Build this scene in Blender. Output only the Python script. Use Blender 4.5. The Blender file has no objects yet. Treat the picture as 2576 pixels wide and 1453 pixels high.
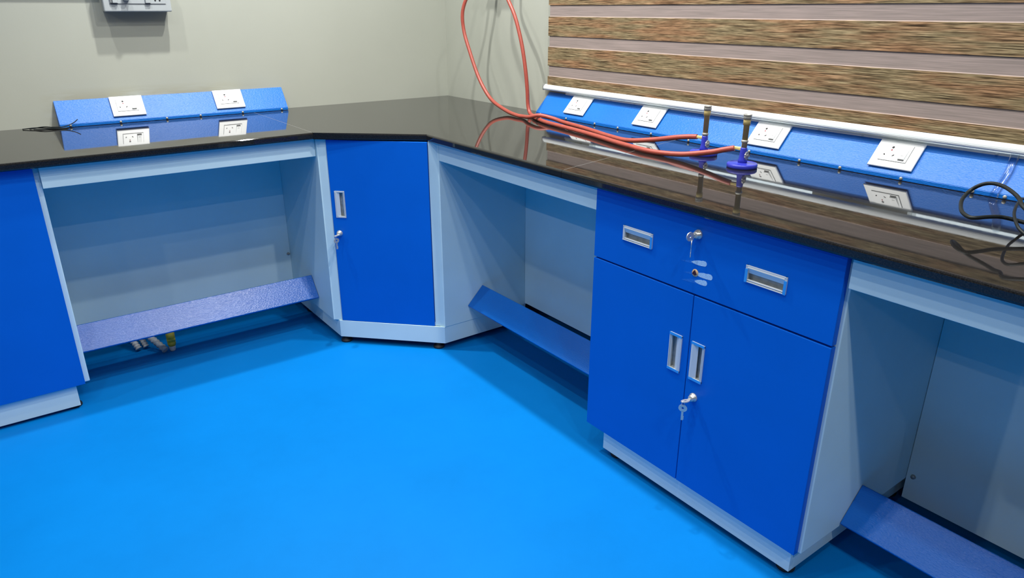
import bpy, bmesh, math, random
from mathutils import Vector, Matrix
random.seed(4)
SC = bpy.context.scene
COL = SC.collection

# ------------------------------------------------------------------ camera
F_PX = 1786.57
YAW, PITCH = 0.6337, -0.3758
cd = bpy.data.cameras.new('camera'); cam = bpy.data.objects.new('camera', cd); COL.objects.link(cam)
cd.sensor_width = 36.0; cd.sensor_fit = 'HORIZONTAL'; cd.lens = F_PX / 2576 * 36.0
cd.clip_start = 0.02
cam.location = (-2.0985, -3.4517, 1.344)
cam.rotation_euler = (math.pi / 2 + PITCH, 0, -YAW)
SC.camera = cam

# ------------------------------------------------------------------ world, exposure
w = bpy.data.worlds.new('daylight'); SC.world = w; w.use_nodes = True
bg = w.node_tree.nodes['Background']; bg.inputs[0].default_value = (0.86, 0.93, 1.0, 1); bg.inputs[1].default_value = 2.5
SC.view_settings.view_transform = 'Standard'; SC.view_settings.look = 'None'
SC.view_settings.gamma = 1; SC.view_settings.use_curve_mapping = False
SC.view_settings.exposure = 0.0
CEIL = 2.9
# ceiling downlights, then added fill lamps for the darker faces: x, y, watts
LAMPS = [(-1.17, -0.70, 30, 'above the right part of the left worktop'), (-0.77, -1.12, 26, 'above the corner worktop, nearer the blind'), (-0.78, -1.90, 20, 'above the gas burners'),
         (-1.90, -0.72, 11, 'above the left part of the left worktop'), (-1.25, -2.42, 8, 'over the middle of the blue floor'),
         (-0.76, -2.75, 16, 'above the worktop with the black cable'), (-2.45, -2.00, 8, 'over the left half of the floor'),
         (-1.45, -3.50, 10, 'just behind the viewer'), (-1.90, -2.42, 7, 'over the floor in front of the viewer'), (-4.20, -1.40, 22, 'added as fill light beyond the left end of the bench'), (-4.20, -3.20, 13, 'added as fill light far to the left of the viewer'),
         (-1.60, -4.60, 20, 'added as fill light behind the viewer on the right'), (-2.60, -7.20, 10, 'added as fill light at the far end of the room'), (-4.50, -5.20, 15, 'added as fill light far behind the viewer on the left')]

# ------------------------------------------------------------------ materials
def new_mat(name):
    m = bpy.data.materials.new(name); m.use_nodes = True
    nt = m.node_tree; b = nt.nodes['Principled BSDF']
    return m, nt, b
def N(nt, t, **kw):
    n = nt.nodes.new(t)
    for k, v in kw.items(): setattr(n, k, v)
    return n
def coords(nt, scale=(1, 1, 1), src='Object'):
    tc = N(nt, 'ShaderNodeTexCoord'); mp = N(nt, 'ShaderNodeMapping')
    mp.inputs['Scale'].default_value = scale
    nt.links.new(tc.outputs[src], mp.inputs['Vector'])
    return mp.outputs['Vector']
def ramp(nt, fac, stops):
    r = N(nt, 'ShaderNodeValToRGB'); e = r.color_ramp.elements
    while len(e) < len(stops): e.new(0.5)
    for i, (p, c) in enumerate(stops):
        e[i].position = p; e[i].color = (*c, 1) if len(c) == 3 else c
    nt.links.new(fac, r.inputs[0]); return r.outputs[0]
def noise(nt, vec, scale, detail=3, rough=0.5):
    n = N(nt, 'ShaderNodeTexNoise'); n.inputs['Scale'].default_value = scale
    n.inputs['Detail'].default_value = detail; n.inputs['Roughness'].default_value = rough
    nt.links.new(vec, n.inputs['Vector']); return n.outputs[0]
def bump(nt, b, height, strength, dist=0.001):
    bp = N(nt, 'ShaderNodeBump'); bp.inputs['Strength'].default_value = strength
    bp.inputs['Distance'].default_value = dist
    nt.links.new(height, bp.inputs['Height']); nt.links.new(bp.outputs[0], b.inputs['Normal'])
def plain(name, col, rough=0.4, metal=0.0, var=0.0, spec=0.5, nscale=40, scl=(1, 1, 1), bmp=0.0, coat=0.0):
    m, nt, b = new_mat(name)
    b.inputs['Base Color'].default_value = (*col, 1)
    b.inputs['Roughness'].default_value = rough; b.inputs['Metallic'].default_value = metal
    b.inputs['Specular IOR Level'].default_value = spec
    if coat: b.inputs['Coat Weight'].default_value = coat; b.inputs['Coat Roughness'].default_value = 0.1
    if var or bmp:
        v = coords(nt, scl); n = noise(nt, v, nscale)
        if var:
            lo = tuple(c * (1 - var) for c in col); hi = tuple(min(1, c * (1 + var)) for c in col)
            nt.links.new(ramp(nt, n, [(0.3, lo), (0.7, hi)]), b.inputs['Base Color'])
        if bmp: bump(nt, b, n, bmp)
    return m

M = {}
M['ceiling'] = plain('ceiling_grey', (0.34, 0.34, 0.33), 0.8, var=0.02)
M['far_wall'] = plain('grey_paint', (0.30, 0.31, 0.30), 0.7, var=0.02)
# plaster: cream paint with faint roller mottling
m, nt, b = new_mat('cream_plaster'); v = coords(nt)
n1 = noise(nt, v, 2.2, 4); n2 = noise(nt, v, 160, 2)
nt.links.new(ramp(nt, n1, [(0.3, (0.372, 0.388, 0.330)), (0.7, (0.396, 0.412, 0.352))]), b.inputs['Base Color'])
b.inputs['Roughness'].default_value = 0.6; bump(nt, b, n2, 0.12, 0.001); M['wall'] = m
m2 = m.copy(); m2.name = 'cream_plaster_patched'; nt = m2.node_tree; b = nt.nodes['Principled BSDF']; base = b.inputs['Base Color'].links[0].from_socket
sx = N(nt, 'ShaderNodeSeparateXYZ'); nt.links.new(coords(nt), sx.inputs[0])
zr = N(nt, 'ShaderNodeMapRange'); zr.inputs['From Min'].default_value = 1.045; zr.inputs['From Max'].default_value = 1.0; nt.links.new(sx.outputs['Z'], zr.inputs['Value'])
xr = N(nt, 'ShaderNodeMapRange'); xr.inputs['From Min'].default_value = -0.95; xr.inputs['From Max'].default_value = -1.25; nt.links.new(sx.outputs['X'], xr.inputs['Value'])
xl = N(nt, 'ShaderNodeMapRange'); xl.inputs['From Min'].default_value = -1.9; xl.inputs['From Max'].default_value = -1.8; nt.links.new(sx.outputs['X'], xl.inputs['Value'])
ns = ramp(nt, noise(nt, coords(nt, (5, 1, 40)), 1.0, 4), [(0.38, (0, 0, 0)), (0.52, (1, 1, 1))])
fac = None
for o_ in (zr.outputs[0], xr.outputs[0], xl.outputs[0], ns):
    if fac is None: fac = o_; continue
    q_ = N(nt, 'ShaderNodeMath', operation='MULTIPLY'); nt.links.new(fac, q_.inputs[0]); nt.links.new(o_, q_.inputs[1]); fac = q_.outputs[0]
mx = N(nt, 'ShaderNodeMixRGB'); mx.inputs[2].default_value = (0.34, 0.335, 0.25, 1); nt.links.new(fac, mx.inputs[0]); nt.links.new(base, mx.inputs[1]); nt.links.new(mx.outputs[0], b.inputs['Base Color'])
M['wall_patched'] = m2
# epoxy floor with faint mottling and a few chipped flecks
m, nt, b = new_mat('blue_epoxy'); v = coords(nt)
n1 = noise(nt, v, 2.5, 5, 0.65); n2 = noise(nt, v, 260, 2)
c1 = ramp(nt, n1, [(0.3, (0.0005, 0.145, 0.45)), (0.7, (0.0008, 0.162, 0.50))])
vs = coords(nt, (7, 26, 26)); n3 = noise(nt, vs, 1.4, 6, 0.7)
f3 = ramp(nt, n3, [(0.70, (0, 0, 0)), (0.76, (1, 1, 1))])
mx = N(nt, 'ShaderNodeMixRGB'); mx.inputs[2].default_value = (0.012, 0.205, 0.57, 1)
ml = N(nt, 'ShaderNodeMath', operation='MULTIPLY'); ml.inputs[1].default_value = 0.45
nt.links.new(f3, ml.inputs[0]); nt.links.new(ml.outputs[0], mx.inputs[0]); nt.links.new(c1, mx.inputs[1])
nt.links.new(mx.outputs[0], b.inputs['Base Color'])
b.inputs['Roughness'].default_value = 0.5; b.inputs['Specular IOR Level'].default_value = 0.06; bump(nt, b, n2, 0.08, 0.0006); M['floor'] = m
M['carcass'] = plain('pale_blue_laminate', (0.59, 0.775, 0.81), 0.42, var=0.03, nscale=6, bmp=0.0, spec=0.35)
M['door'] = plain('royal_blue_laminate', (0.0006, 0.118, 0.575), 0.42, var=0.03, nscale=5, spec=0.22)
# powder coated steel: dimpled blue
def powder(name, lo, hi, rough, scl, spec):
    m, nt, b = new_mat(name); v = coords(nt, scl)
    n1 = noise(nt, v, 170, 2, 0.6)
    nt.links.new(ramp(nt, noise(nt, coords(nt), 5, 2), [(0.3, lo), (0.7, hi)]), b.inputs['Base Color'])
    b.inputs['Roughness'].default_value = rough; b.inputs['Specular IOR Level'].default_value = spec
    bump(nt, b, n1, 0.7, 0.0016); return m
for nm, sc, rg, sp in (('powder', (0.75, 1.8, 1.8), 0.42, 0.42), ('powder_side', (1.8, 0.75, 1.8), 0.42, 0.42), ('board', (0.75, 1.8, 1.8), 0.28, 0.8), ('board_side', (1.8, 0.75, 1.8), 0.34, 0.35)):
    M[nm] = powder('dimpled_blue_' + nm, (0.0008, 0.122, 0.49), (0.0012, 0.138, 0.54), rg, sc, sp)
# black granite
m, nt, b = new_mat('polished_black_granite'); v = coords(nt)
n1 = noise(nt, v, 420, 3, 0.7); n2 = noise(nt, coords(nt, (3, 26, 3)), 3.0, 5, 0.7)
nt.links.new(ramp(nt, n1, [(0.35, (0.006, 0.006, 0.006)), (0.62, (0.017, 0.016, 0.015)), (0.75, (0.034, 0.031, 0.028))]), b.inputs['Base Color'])
nt.links.new(ramp(nt, n2, [(0.35, (0.018,) * 3), (0.75, (0.055,) * 3)]), b.inputs['Roughness'])
b.inputs['IOR'].default_value = 1.5; bump(nt, b, noise(nt, v, 60, 2), 0.012, 0.0004); M['granite'] = m
M['joint'] = plain('pale_joint_filler', (0.22, 0.22, 0.21), 0.5)
M['white_plastic'] = plain('white_plastic', (0.82, 0.84, 0.83), 0.28, var=0.01)
M['white_module'] = plain('white_socket_module', (0.84, 0.86, 0.85), 0.3)
M['board_white'] = plain('pale_grey_plastic', (0.40, 0.435, 0.44), 0.3, var=0.02)
M['hole'] = plain('dark_hole_and_shade', (0.012, 0.010, 0.010), 0.6)  # pin holes, and painted shade under plates and switches
M['red_hole'] = plain('red_shutter', (0.28, 0.01, 0.02), 0.5)
M['grey_slot'] = plain('grey_slot', (0.18, 0.19, 0.19), 0.5)
M['alu'] = plain('brushed_aluminium', (0.62, 0.66, 0.68), 0.4, metal=0.15, var=0.05, nscale=60, scl=(1, 30, 30))
M['alu_shaded'] = plain('shaded_grey_recess', (0.42, 0.46, 0.47), 0.5, metal=0.2, var=0.18, nscale=60)  # shade inside the handle cup put into the colour, with random mottling
M['film_blue'] = plain('sky_blue_protective_film', (0.03, 0.30, 0.80), 0.4)
M['chrome'] = plain('chrome', (0.62, 0.62, 0.58), 0.28, metal=0.6, var=0.05)
M['foot'] = plain('black_rubber', (0.012, 0.012, 0.013), 0.6)
M['black_pvc'] = plain('black_pvc', (0.007, 0.011, 0.012), 0.5, spec=0.3, var=0.1)
M['brass'] = plain('aged_brass', (0.44, 0.35, 0.14), 0.45, metal=0.05, var=0.12, nscale=90)
M['brass_bright'] = plain('bright_brass', (0.80, 0.66, 0.26), 0.25, metal=0.3)
M['burner_blue'] = plain('violet_blue_enamel', (0.030, 0.040, 0.40), 0.34, var=0.05)
M['cap_grey'] = plain('dull_grey_metal', (0.34, 0.34, 0.31), 0.42, metal=0.3, var=0.1, nscale=120)
M['hose'] = plain('red_rubber', (0.33, 0.064, 0.043), 0.42, var=0.08, nscale=60, bmp=0.05)
M['pvc_bar'] = plain('white_pvc_bar', (0.62, 0.66, 0.67), 0.32)
M['smear'] = plain('pale_paint_smear', (0.36, 0.58, 0.86), 0.5, var=0.22, nscale=180, scl=(1, 0.35, 3))
M['smear_thin'] = plain('thin_paint_smear', (0.008, 0.140, 0.58), 0.5, var=0.3, nscale=200, scl=(1, 0.3, 3))
M['cream_mark'] = plain('cream_spot', (0.66, 0.42, 0.22), 0.5, var=0.1, nscale=200)
M['dark_red'] = plain('dark_red_mark', (0.045, 0.004, 0.008), 0.5, var=0.2, nscale=300)
M['yellow'] = plain('yellow_plastic', (0.62, 0.44, 0.03), 0.4, var=0.08)
M['dirty_white'] = plain('dusty_white_plastic', (0.55, 0.56, 0.54), 0.5, var=0.15, nscale=60)
M['ribbed'] = plain('ribbed_grey_plastic', (0.40, 0.41, 0.40), 0.5, var=0.2, nscale=80)
M['frame_white'] = plain('white_window_frame', (0.85, 0.86, 0.86), 0.35)
M['lamp_trim'] = plain('white_lamp_trim', (0.8, 0.8, 0.8), 0.4)
# blind: dark woven bands / smooth sheer bands
m, nt, b = new_mat('woven_brown_band')
n1 = noise(nt, coords(nt, (9, 1, 470)), 1.0, 3, 0.55); n2 = noise(nt, coords(nt, (2.5, 1, 26)), 1.4, 3); n3 = noise(nt, coords(nt, (26, 1, 560)), 1.0, 2, 0.5)
ca = ramp(nt, n1, [(0.30, (0.012, 0.008, 0.005)), (0.40, (0.11, 0.076, 0.043)), (0.50, (0.28, 0.20, 0.118)), (0.64, (0.48, 0.355, 0.22))])
cb = ramp(nt, n2, [(0.42, (0.84, 0.90, 0.82)), (0.62, (1.0, 0.80, 0.70))])
mx = N(nt, 'ShaderNodeMixRGB', blend_type='MULTIPLY'); mx.inputs[0].default_value = 1
nt.links.new(ca, mx.inputs[1]); nt.links.new(cb, mx.inputs[2])
mx2 = N(nt, 'ShaderNodeMixRGB', blend_type='MULTIPLY'); mx2.inputs[0].default_value = 0.8
nt.links.new(mx.outputs[0], mx2.inputs[1]); nt.links.new(ramp(nt, n3, [(0.35, (0.35, 0.33, 0.3)), (0.55, (1, 1, 1))]), mx2.inputs[2])
nt.links.new(mx2.outputs[0], b.inputs['Base Color']); b.inputs['Roughness'].default_value = 0.75
b.inputs['Specular IOR Level'].default_value = 0.15; bump(nt, b, n1, 0.15, 0.0006); M['woven'] = m
m, nt, b = new_mat('sheer_taupe_band')
n1 = noise(nt, coords(nt, (6, 1, 260)), 1.0, 4, 0.6)
nt.links.new(ramp(nt, n1, [(0.35, (0.235, 0.195, 0.175)), (0.65, (0.335, 0.27, 0.245))]), b.inputs['Base Color'])
b.inputs['Roughness'].default_value = 0.6; b.inputs['Specular IOR Level'].default_value = 0.2; M['sheer'] = m
M['sheer_edge'] = plain('pale_pink_band_edge', (0.62, 0.50, 0.44), 0.6, var=0.05)
# window glass and clear film
def clear(name, tint, gl):
    m = bpy.data.materials.new(name); m.use_nodes = True; nt = m.node_tree; nt.nodes.remove(nt.nodes['Principled BSDF'])
    t = N(nt, 'ShaderNodeBsdfTransparent'); t.inputs[0].default_value = (*tint, 1)
    g = N(nt, 'ShaderNodeBsdfGlossy'); g.inputs['Roughness'].default_value = gl
    fr = N(nt, 'ShaderNodeLayerWeight'); fr.inputs[0].default_value = 0.25
    mix = N(nt, 'ShaderNodeMixShader')
    cl = N(nt, 'ShaderNodeMath', operation='MULTIPLY'); cl.inputs[1].default_value = 0.35; nt.links.new(fr.outputs['Fresnel'], cl.inputs[0]); nt.links.new(cl.outputs[0], mix.inputs[0]); nt.links.new(t.outputs[0], mix.inputs[1]); nt.links.new(g.outputs[0], mix.inputs[2])
    nt.links.new(mix.outputs[0], nt.nodes['Material Output'].inputs[0]); return m
M['glass'] = clear('window_glass', (0.94, 0.97, 0.96), 0.02)
M['film'] = clear('clear_plastic', (0.86, 0.9, 0.94), 0.12)

# ------------------------------------------------------------------ mesh helpers
def box(lo, hi, bev=0.0, seg=2):
    bm = bmesh.new()
    bmesh.ops.create_cube(bm, size=1)
    for v in bm.verts:
        v.co = Vector([lo[i] + (v.co[i] + 0.5) * (hi[i] - lo[i]) for i in range(3)])
    if bev: bmesh.ops.bevel(bm, geom=bm.edges[:], offset=bev, segments=seg, affect='EDGES', profile=0.5)
    return bm
def merge(*bms):
    out = bmesh.new()
    for b_ in bms:
        me = bpy.data.meshes.new('t'); b_.to_mesh(me); out.from_mesh(me); bpy.data.meshes.remove(me); b_.free()
    return out
def prism(poly, z0, z1, axis='z'):
    """extrude polygon; poly in the two remaining axes: z->(x,y)  y->(x,z)  x->(y,z)"""
    bm = bmesh.new()
    def P(a, c, h): return {'z': (a, c, h), 'y': (a, h, c), 'x': (h, a, c)}[axis]
    A = [bm.verts.new(P(a, c, z0)) for a, c in poly]; B = [bm.verts.new(P(a, c, z1)) for a, c in poly]
    bm.faces.new(A); bm.faces.new(B)
    for i in range(len(poly)):
        j = (i + 1) % len(poly); bm.faces.new((A[i], A[j], B[j], B[i]))
    bmesh.ops.recalc_face_normals(bm, faces=bm.faces[:]); return bm
def bevel_if(bm, cond, off, seg=3):
    bmesh.ops.bevel(bm, geom=[e for e in bm.edges if cond(e)], offset=off, segments=seg, affect='EDGES', profile=0.5)
    return bm
def lathe(prof, seg=32, c=(0, 0, 0), axis='z'):
    """prof: list (r, h)"""
    bm = bmesh.new(); rings = []
    for r, h in prof:
        if r < 1e-6: rings.append([bm.verts.new((0, 0, h))]); continue
        rings.append([bm.verts.new((r * math.cos(2 * math.pi * k / seg), r * math.sin(2 * math.pi * k / seg), h)) for k in range(seg)])
    for a, b_ in zip(rings, rings[1:]):
        for k in range(seg):
            k2 = (k + 1) % seg
            if len(a) == 1 and len(b_) == 1: continue
            if len(a) == 1: bm.faces.new((a[0], b_[k2], b_[k]))
            elif len(b_) == 1: bm.faces.new((a[k], a[k2], b_[0]))
            else: bm.faces.new((a[k], a[k2], b_[k2], b_[k]))
    if len(rings[0]) > 1: bm.faces.new(rings[0][::-1])
    if len(rings[-1]) > 1: bm.faces.new(rings[-1])
    bmesh.ops.recalc_face_normals(bm, faces=bm.faces[:])
    for f in bm.faces: f.smooth = len(f.verts) <= 4
    if axis == 'x': bm.transform(Matrix.Rotation(math.pi / 2, 4, 'Y'))
    if axis == 'y': bm.transform(Matrix.Rotation(-math.pi / 2, 4, 'X'))
    bm.transform(Matrix.Translation(c)); return bm
def spline(pts, n=8):
    P = [Vector(p) for p in pts]; P = [P[0] * 2 - P[1]] + P + [P[-1] * 2 - P[-2]]
    out = []
    for i in range(1, len(P) - 2):
        p0, p1, p2, p3 = P[i - 1:i + 3]
        for k in range(n):
            t = k / n
            out.append(0.5 * ((2 * p1) + (p2 - p0) * t + (2 * p0 - 5 * p1 + 4 * p2 - p3) * t * t + (3 * p1 - p0 - 3 * p2 + p3) * t ** 3))
    out.append(P[-2]); return out
def tube(pts, r, seg=14, n=8, rf=None, smooth=True):
    C = spline(pts, n) if smooth else [Vector(p) for p in pts]
    bm = bmesh.new(); prev = None; rings = []
    for i, p in enumerate(C):
        t = (C[min(i + 1, len(C) - 1)] - C[max(i - 1, 0)]).normalized()
        if prev is None:
            u = t.orthogonal().normalized()
        else:
            u = (prev - t * prev.dot(t)).normalized()
        prev = u; v = t.cross(u)
        rr = r if rf is None else rf(i / (len(C) - 1))
        rings.append([bm.verts.new(p + (u * math.cos(2 * math.pi * k / seg) + v * math.sin(2 * math.pi * k / seg)) * rr) for k in range(seg)])
    for a, b_ in zip(rings, rings[1:]):
        for k in range(seg):
            k2 = (k + 1) % seg; f = bm.faces.new((a[k], a[k2], b_[k2], b_[k])); f.smooth = True
    bm.faces.new(rings[0][::-1]); bm.faces.new(rings[-1])
    bmesh.ops.recalc_face_normals(bm, faces=bm.faces[:]); return bm
def holed(w0, w1, h0, h1, d0, d1, holes):
    """panel in local x/z with thickness along y, rectangular through-holes (x0,x1,z0,z1)"""
    xs = sorted({w0, w1, *[q for h in holes for q in h[:2]]}); zs = sorted({h0, h1, *[q for h in holes for q in h[2:]]})
    bm = bmesh.new(); V = {}
    def vert(i, j, k):
        if (i, j, k) not in V: V[i, j, k] = bm.verts.new((xs[i], (d0, d1)[k], zs[j]))
        return V[i, j, k]
    nx, nz = len(xs) - 1, len(zs) - 1
    def solid(i, j):
        if not (0 <= i < nx and 0 <= j < nz): return False
        cx, cz = (xs[i] + xs[i + 1]) / 2, (zs[j] + zs[j + 1]) / 2
        return not any(a < cx < b_ and c < cz < d for a, b_, c, d in holes)
    for i in range(nx):
        for j in range(nz):
            if not solid(i, j): continue
            bm.faces.new([vert(i, j, 0), vert(i + 1, j, 0), vert(i + 1, j + 1, 0), vert(i, j + 1, 0)])
            bm.faces.new([vert(i, j, 1), vert(i, j + 1, 1), vert(i + 1, j + 1, 1), vert(i + 1, j, 1)])
            for (di, dj, a, b_) in ((-1, 0, (i, j), (i, j + 1)), (1, 0, (i + 1, j), (i + 1, j + 1)), (0, -1, (i, j), (i + 1, j)), (0, 1, (i, j + 1), (i + 1, j + 1))):
                if not solid(i + di, j + dj):
                    bm.faces.new([vert(*a, 0), vert(*b_, 0), vert(*b_, 1), vert(*a, 1)])
    bmesh.ops.recalc_face_normals(bm, faces=bm.faces[:])
    es = [e for e in bm.edges if len(e.link_faces) == 2 and e.calc_face_angle(0) > 1 and
          not all(any(a - 1e-6 <= v.co.x <= b_ + 1e-6 and c - 1e-6 <= v.co.z <= d + 1e-6 for a, b_, c, d in holes) for v in e.verts)]
    bmesh.ops.bevel(bm, geom=es, offset=0.0012, segments=2, affect='EDGES', profile=0.5)
    return bm

MX = {}     # world matrices of roots
def link(o): COL.objects.link(o); return o
def tag(o, label=None, cat=None, group=None, kind=None):
    for k, v in (('label', label), ('category', cat), ('group', group), ('kind', kind)):
        if v: o[k] = v
    return o
def thing(name, label, cat, loc, mat3=None, group=None):
    o = bpy.data.objects.new(name, None); o.empty_display_size = 0.05
    mw = Matrix.Translation(loc) @ (mat3.to_4x4() if mat3 else Matrix.Identity(4))
    o.matrix_world = mw; MX[o.name] = mw.copy(); link(o); return tag(o, label, cat, group)
def root(o):
    while o.parent: o = o.parent
    return o
def obj(name, bm, mat, parent=None, world=False, label=None):
    """one mesh object; vertices in the root's local frame unless world=True"""
    if parent is not None and world: bm.transform(MX[root(parent).name].inverted())
    me = bpy.data.meshes.new(name)
    bmesh.ops.recalc_face_normals(bm, faces=bm.faces[:])
    bm.to_mesh(me); bm.free()
    for mm in (mat if isinstance(mat, (list, tuple)) else [mat]): me.materials.append(mm)
    o = bpy.data.objects.new(name, me); link(o)
    if parent is not None: o.parent = parent
    if label: o['label'] = label
    return o
def struct(name, bm, mat, parent=None):
    o = obj(name, bm, mat, parent)
    if parent is None: o['kind'] = 'structure'; MX[o.name] = Matrix.Identity(4)
    return o
def axes(X, Z):
    X = Vector(X).normalized(); Z = Vector(Z).normalized(); Y = Z.cross(X)
    return Matrix((X, Y, Z)).transposed()
R_LEFT = axes((1, 0, 0), (0, 0, 1)); R_RIGHT = axes((0, -1, 0), (0, 0, 1)); R_DIAG = axes((1, -1, 0), (0, 0, 1))
def dup(r, name_loc, mat3, label):
    c = r.copy(); link(c); mw = Matrix.Translation(name_loc) @ mat3.to_4x4(); c.matrix_world = mw; MX[c.name] = mw; c['label'] = label
    for ch in list(r.children):
        d = ch.copy(); link(d); d.parent = c
        for g in list(ch.children):
            e = g.copy(); link(e); e.parent = d
    return c

# ------------------------------------------------------------------ room shell
X0, Y0 = -7.5, -8.5
struct('floor', box((X0, Y0, -0.06), (0.0, 0.0, 0)), M['floor'])
struct('ceiling', box((X0, Y0, CEIL), (0.0, 0.0, CEIL + 0.1)), M['ceiling'])
struct('wall_left', box((X0, 0, -0.06), (0.16, 0.15, CEIL + 0.1)), M['wall_patched'])
WY0, WY1, WZ0, WZ1 = -1.0, -3.55, 1.0, 2.25
rw = merge(box((0, Y0, -0.06), (0.16, WY1, CEIL + 0.1)), box((0, WY0, -0.06), (0.16, 0, CEIL + 0.1)),
           box((0, WY1, -0.06), (0.16, WY0, WZ0 - 0.012)), box((0, WY1, WZ1), (0.16, WY0, CEIL + 0.1)))
struct('wall_right', rw, M['wall'])
struct('wall_near', box((X0, Y0 - 0.15, -0.06), (0.16, Y0, CEIL + 0.1)), M['far_wall'])
struct('wall_far', box((X0 - 0.15, Y0 - 0.15, -0.06), (X0, 0.15, CEIL + 0.1)), M['far_wall'])
win = struct('window_1', merge(box((0.10, WY1, WZ0), (0.14, WY0, WZ0 + 0.02)), box((0.10, WY1, WZ1 - 0.05), (0.14, WY0, WZ1)),
      box((0.10, WY1, WZ0 + 0.02), (0.14, WY1 + 0.05, WZ1 - 0.05)), box((0.10, WY0 - 0.05, WZ0 + 0.02), (0.14, WY0, WZ1 - 0.05)),
      box((0.09, -2.485, WZ0), (0.15, -2.17, WZ1))), M['frame_white'])
struct('pane', box((0.117, WY1 + 0.05, WZ0 + 0.02), (0.123, -2.485, WZ1 - 0.05)), M['glass'], win)
struct('pane', box((0.117, -2.17, WZ0 + 0.02), (0.123, WY0 - 0.05, WZ1 - 0.05)), M['glass'], win)
struct('trim_1', box((-0.006, WY1, WZ0 - 0.012), (0.15, WY0, WZ0), 0.001), M['frame_white'])

# ------------------------------------------------------------------ ceiling downlights and added fill lamps (above the frame)
def downlight(x, y, wt, label):
    t = thing('ceiling_downlight', label, 'ceiling light', (x, y, CEIL), None, 'round downlights in the ceiling')
    obj('trim_ring', lathe([(0.058, -0.001), (0.058, -0.012), (0.085, -0.010), (0.088, 0.0)], 32), M['lamp_trim'], t)
    ld = bpy.data.lights.new('lamp', 'AREA'); ld.shape = 'DISK'; ld.size = 0.07; ld.energy = wt; ld.spread = math.radians(150); ld.color = (1.0, 0.985, 0.955)
    lo = bpy.data.objects.new('lamp', ld); link(lo); lo.parent = t; lo.location = (0, 0, -0.014)
for (x, y, wt, nm) in LAMPS:
    downlight(x, y, wt, 'round white ceiling downlight ' + nm)

# ------------------------------------------------------------------ hardware builders
def flush_handle(parent, cx, cz, vertical=False, lip=1, film=True, ends=(0, 1)):
    """aluminium cup handle 110 x 42 set into a panel whose face is local y=0. lip side: +1 = up / right"""
    L, W = 0.055, 0.021
    def fr(bm):
        if vertical:   # long axis along z; lip direction (+z in the horizontal frame) -> +x or -x
            bm.transform(Matrix(((0, 0, lip, 0), (0, 1, 0, 0), (1, 0, 0, 0), (0, 0, 0, 1))))
        elif lip < 0: bm.transform(Matrix.Scale(-1, 4, (0, 0, 1)))
        bm.transform(Matrix.Translation((cx, 0, cz))); return bm
    rim = merge(box((-L, -0.0035, W - 0.003), (L, 0.002, W), 0.001), box((-L, -0.0035, -W), (L, 0.002, -W + 0.0028), 0.001),
                box((-L + 0.006, -0.0025, -W + 0.0042), (L - 0.006, 0.004, -W + 0.0070), 0.0008),
                box((-L, -0.003, -W), (-L + 0.0065, 0.002, W), 0.0008), box((L - 0.0065, -0.003, -W), (L, 0.002, W), 0.0008))
    h = obj('handle', fr(rim), M['alu'], parent, label='aluminium flush pull handle')
    cup = merge(box((-L + 0.004, 0.0125, -W + 0.002), (L - 0.004, 0.0145, W - 0.002)),
                box((-L + 0.004, 0.0, -W + 0.002), (-L + 0.006, 0.0125, W - 0.002)), box((L - 0.006, 0.0, -W + 0.002), (L - 0.004, 0.0125, W - 0.002)),
                box((-L + 0.006, 0.0, W - 0.004), (L - 0.006, 0.0125, W - 0.002)), box((-L + 0.006, 0.0, -W + 0.002), (L - 0.006, 0.0125, -W + 0.004)))
    lp = prism([(-0.0030, W - 0.002), (-0.0045, W - 0.006), (0.0015, 0.0015), (0.0030, 0.0015), (0.002, W - 0.002)], -L + 0.006, L - 0.006, 'x')
    hp = obj('grip_lip', fr(lp), M['alu'], parent)
    obj('recess', fr(cup), M['alu_shaded'], parent)
    if film:
        for s_ in (box((-L - 0.0002, -0.0042, -W), (-L + 0.0068, -0.0030, W - (0 if vertical else 0.009))), box((L - 0.0068, -0.0042, -W), (L + 0.0002, -0.0030, W - (0 if vertical else 0.009))))[ends[0]:ends[1] + 1]:
            obj('protective_film', fr(s_), M['film_blue'], parent, label='strip of sky blue film on the handle end')
    return (cx - (W if vertical else L) + 0.0035, cx + (W if vertical else L) - 0.0035, cz - (L if vertical else W) + 0.0015, cz + (L if vertical else W) - 0.0015)
def hole_for(cx, cz, vertical=False):
    a, b_ = (0.019, 0.052) if vertical else (0.052, 0.019)
    return (cx - a, cx + a, cz - b_, cz + b_)
def lock(parent, cx, cz):
    bm = lathe([(0.0, -0.014), (0.0065, -0.014), (0.0085, -0.0125), (0.0088, -0.006), (0.0118, -0.0045), (0.0125, -0.001), (0.0125, 0.004)], 28, (cx, 0, cz), 'y')
    obj('lock', bm, M['chrome'], parent, label='round chrome cam lock')
def bow(bmc, r=0.0115, th=0.0022):
    """key bow: flat ring in local x/z plane (thickness along y) centred at origin"""
    bm = bmesh.new(); n = 24; rings = []
    for k in range(n):
        a = 2 * math.pi * k / n; c, s = math.cos(a), math.sin(a)
        rings.append([bm.verts.new((q * c * 1.1, y, q * s)) for q, y in ((r, -th / 2), (r, th / 2), (0.0032, th / 2), (0.0032, -th / 2))])
    for k in range(n):
        A, B = rings[k], rings[(k + 1) % n]
        for i in range(4): bm.faces.new((A[i], A[(i + 1) % 4], B[(i + 1) % 4], B[i]))
    return bm
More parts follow.
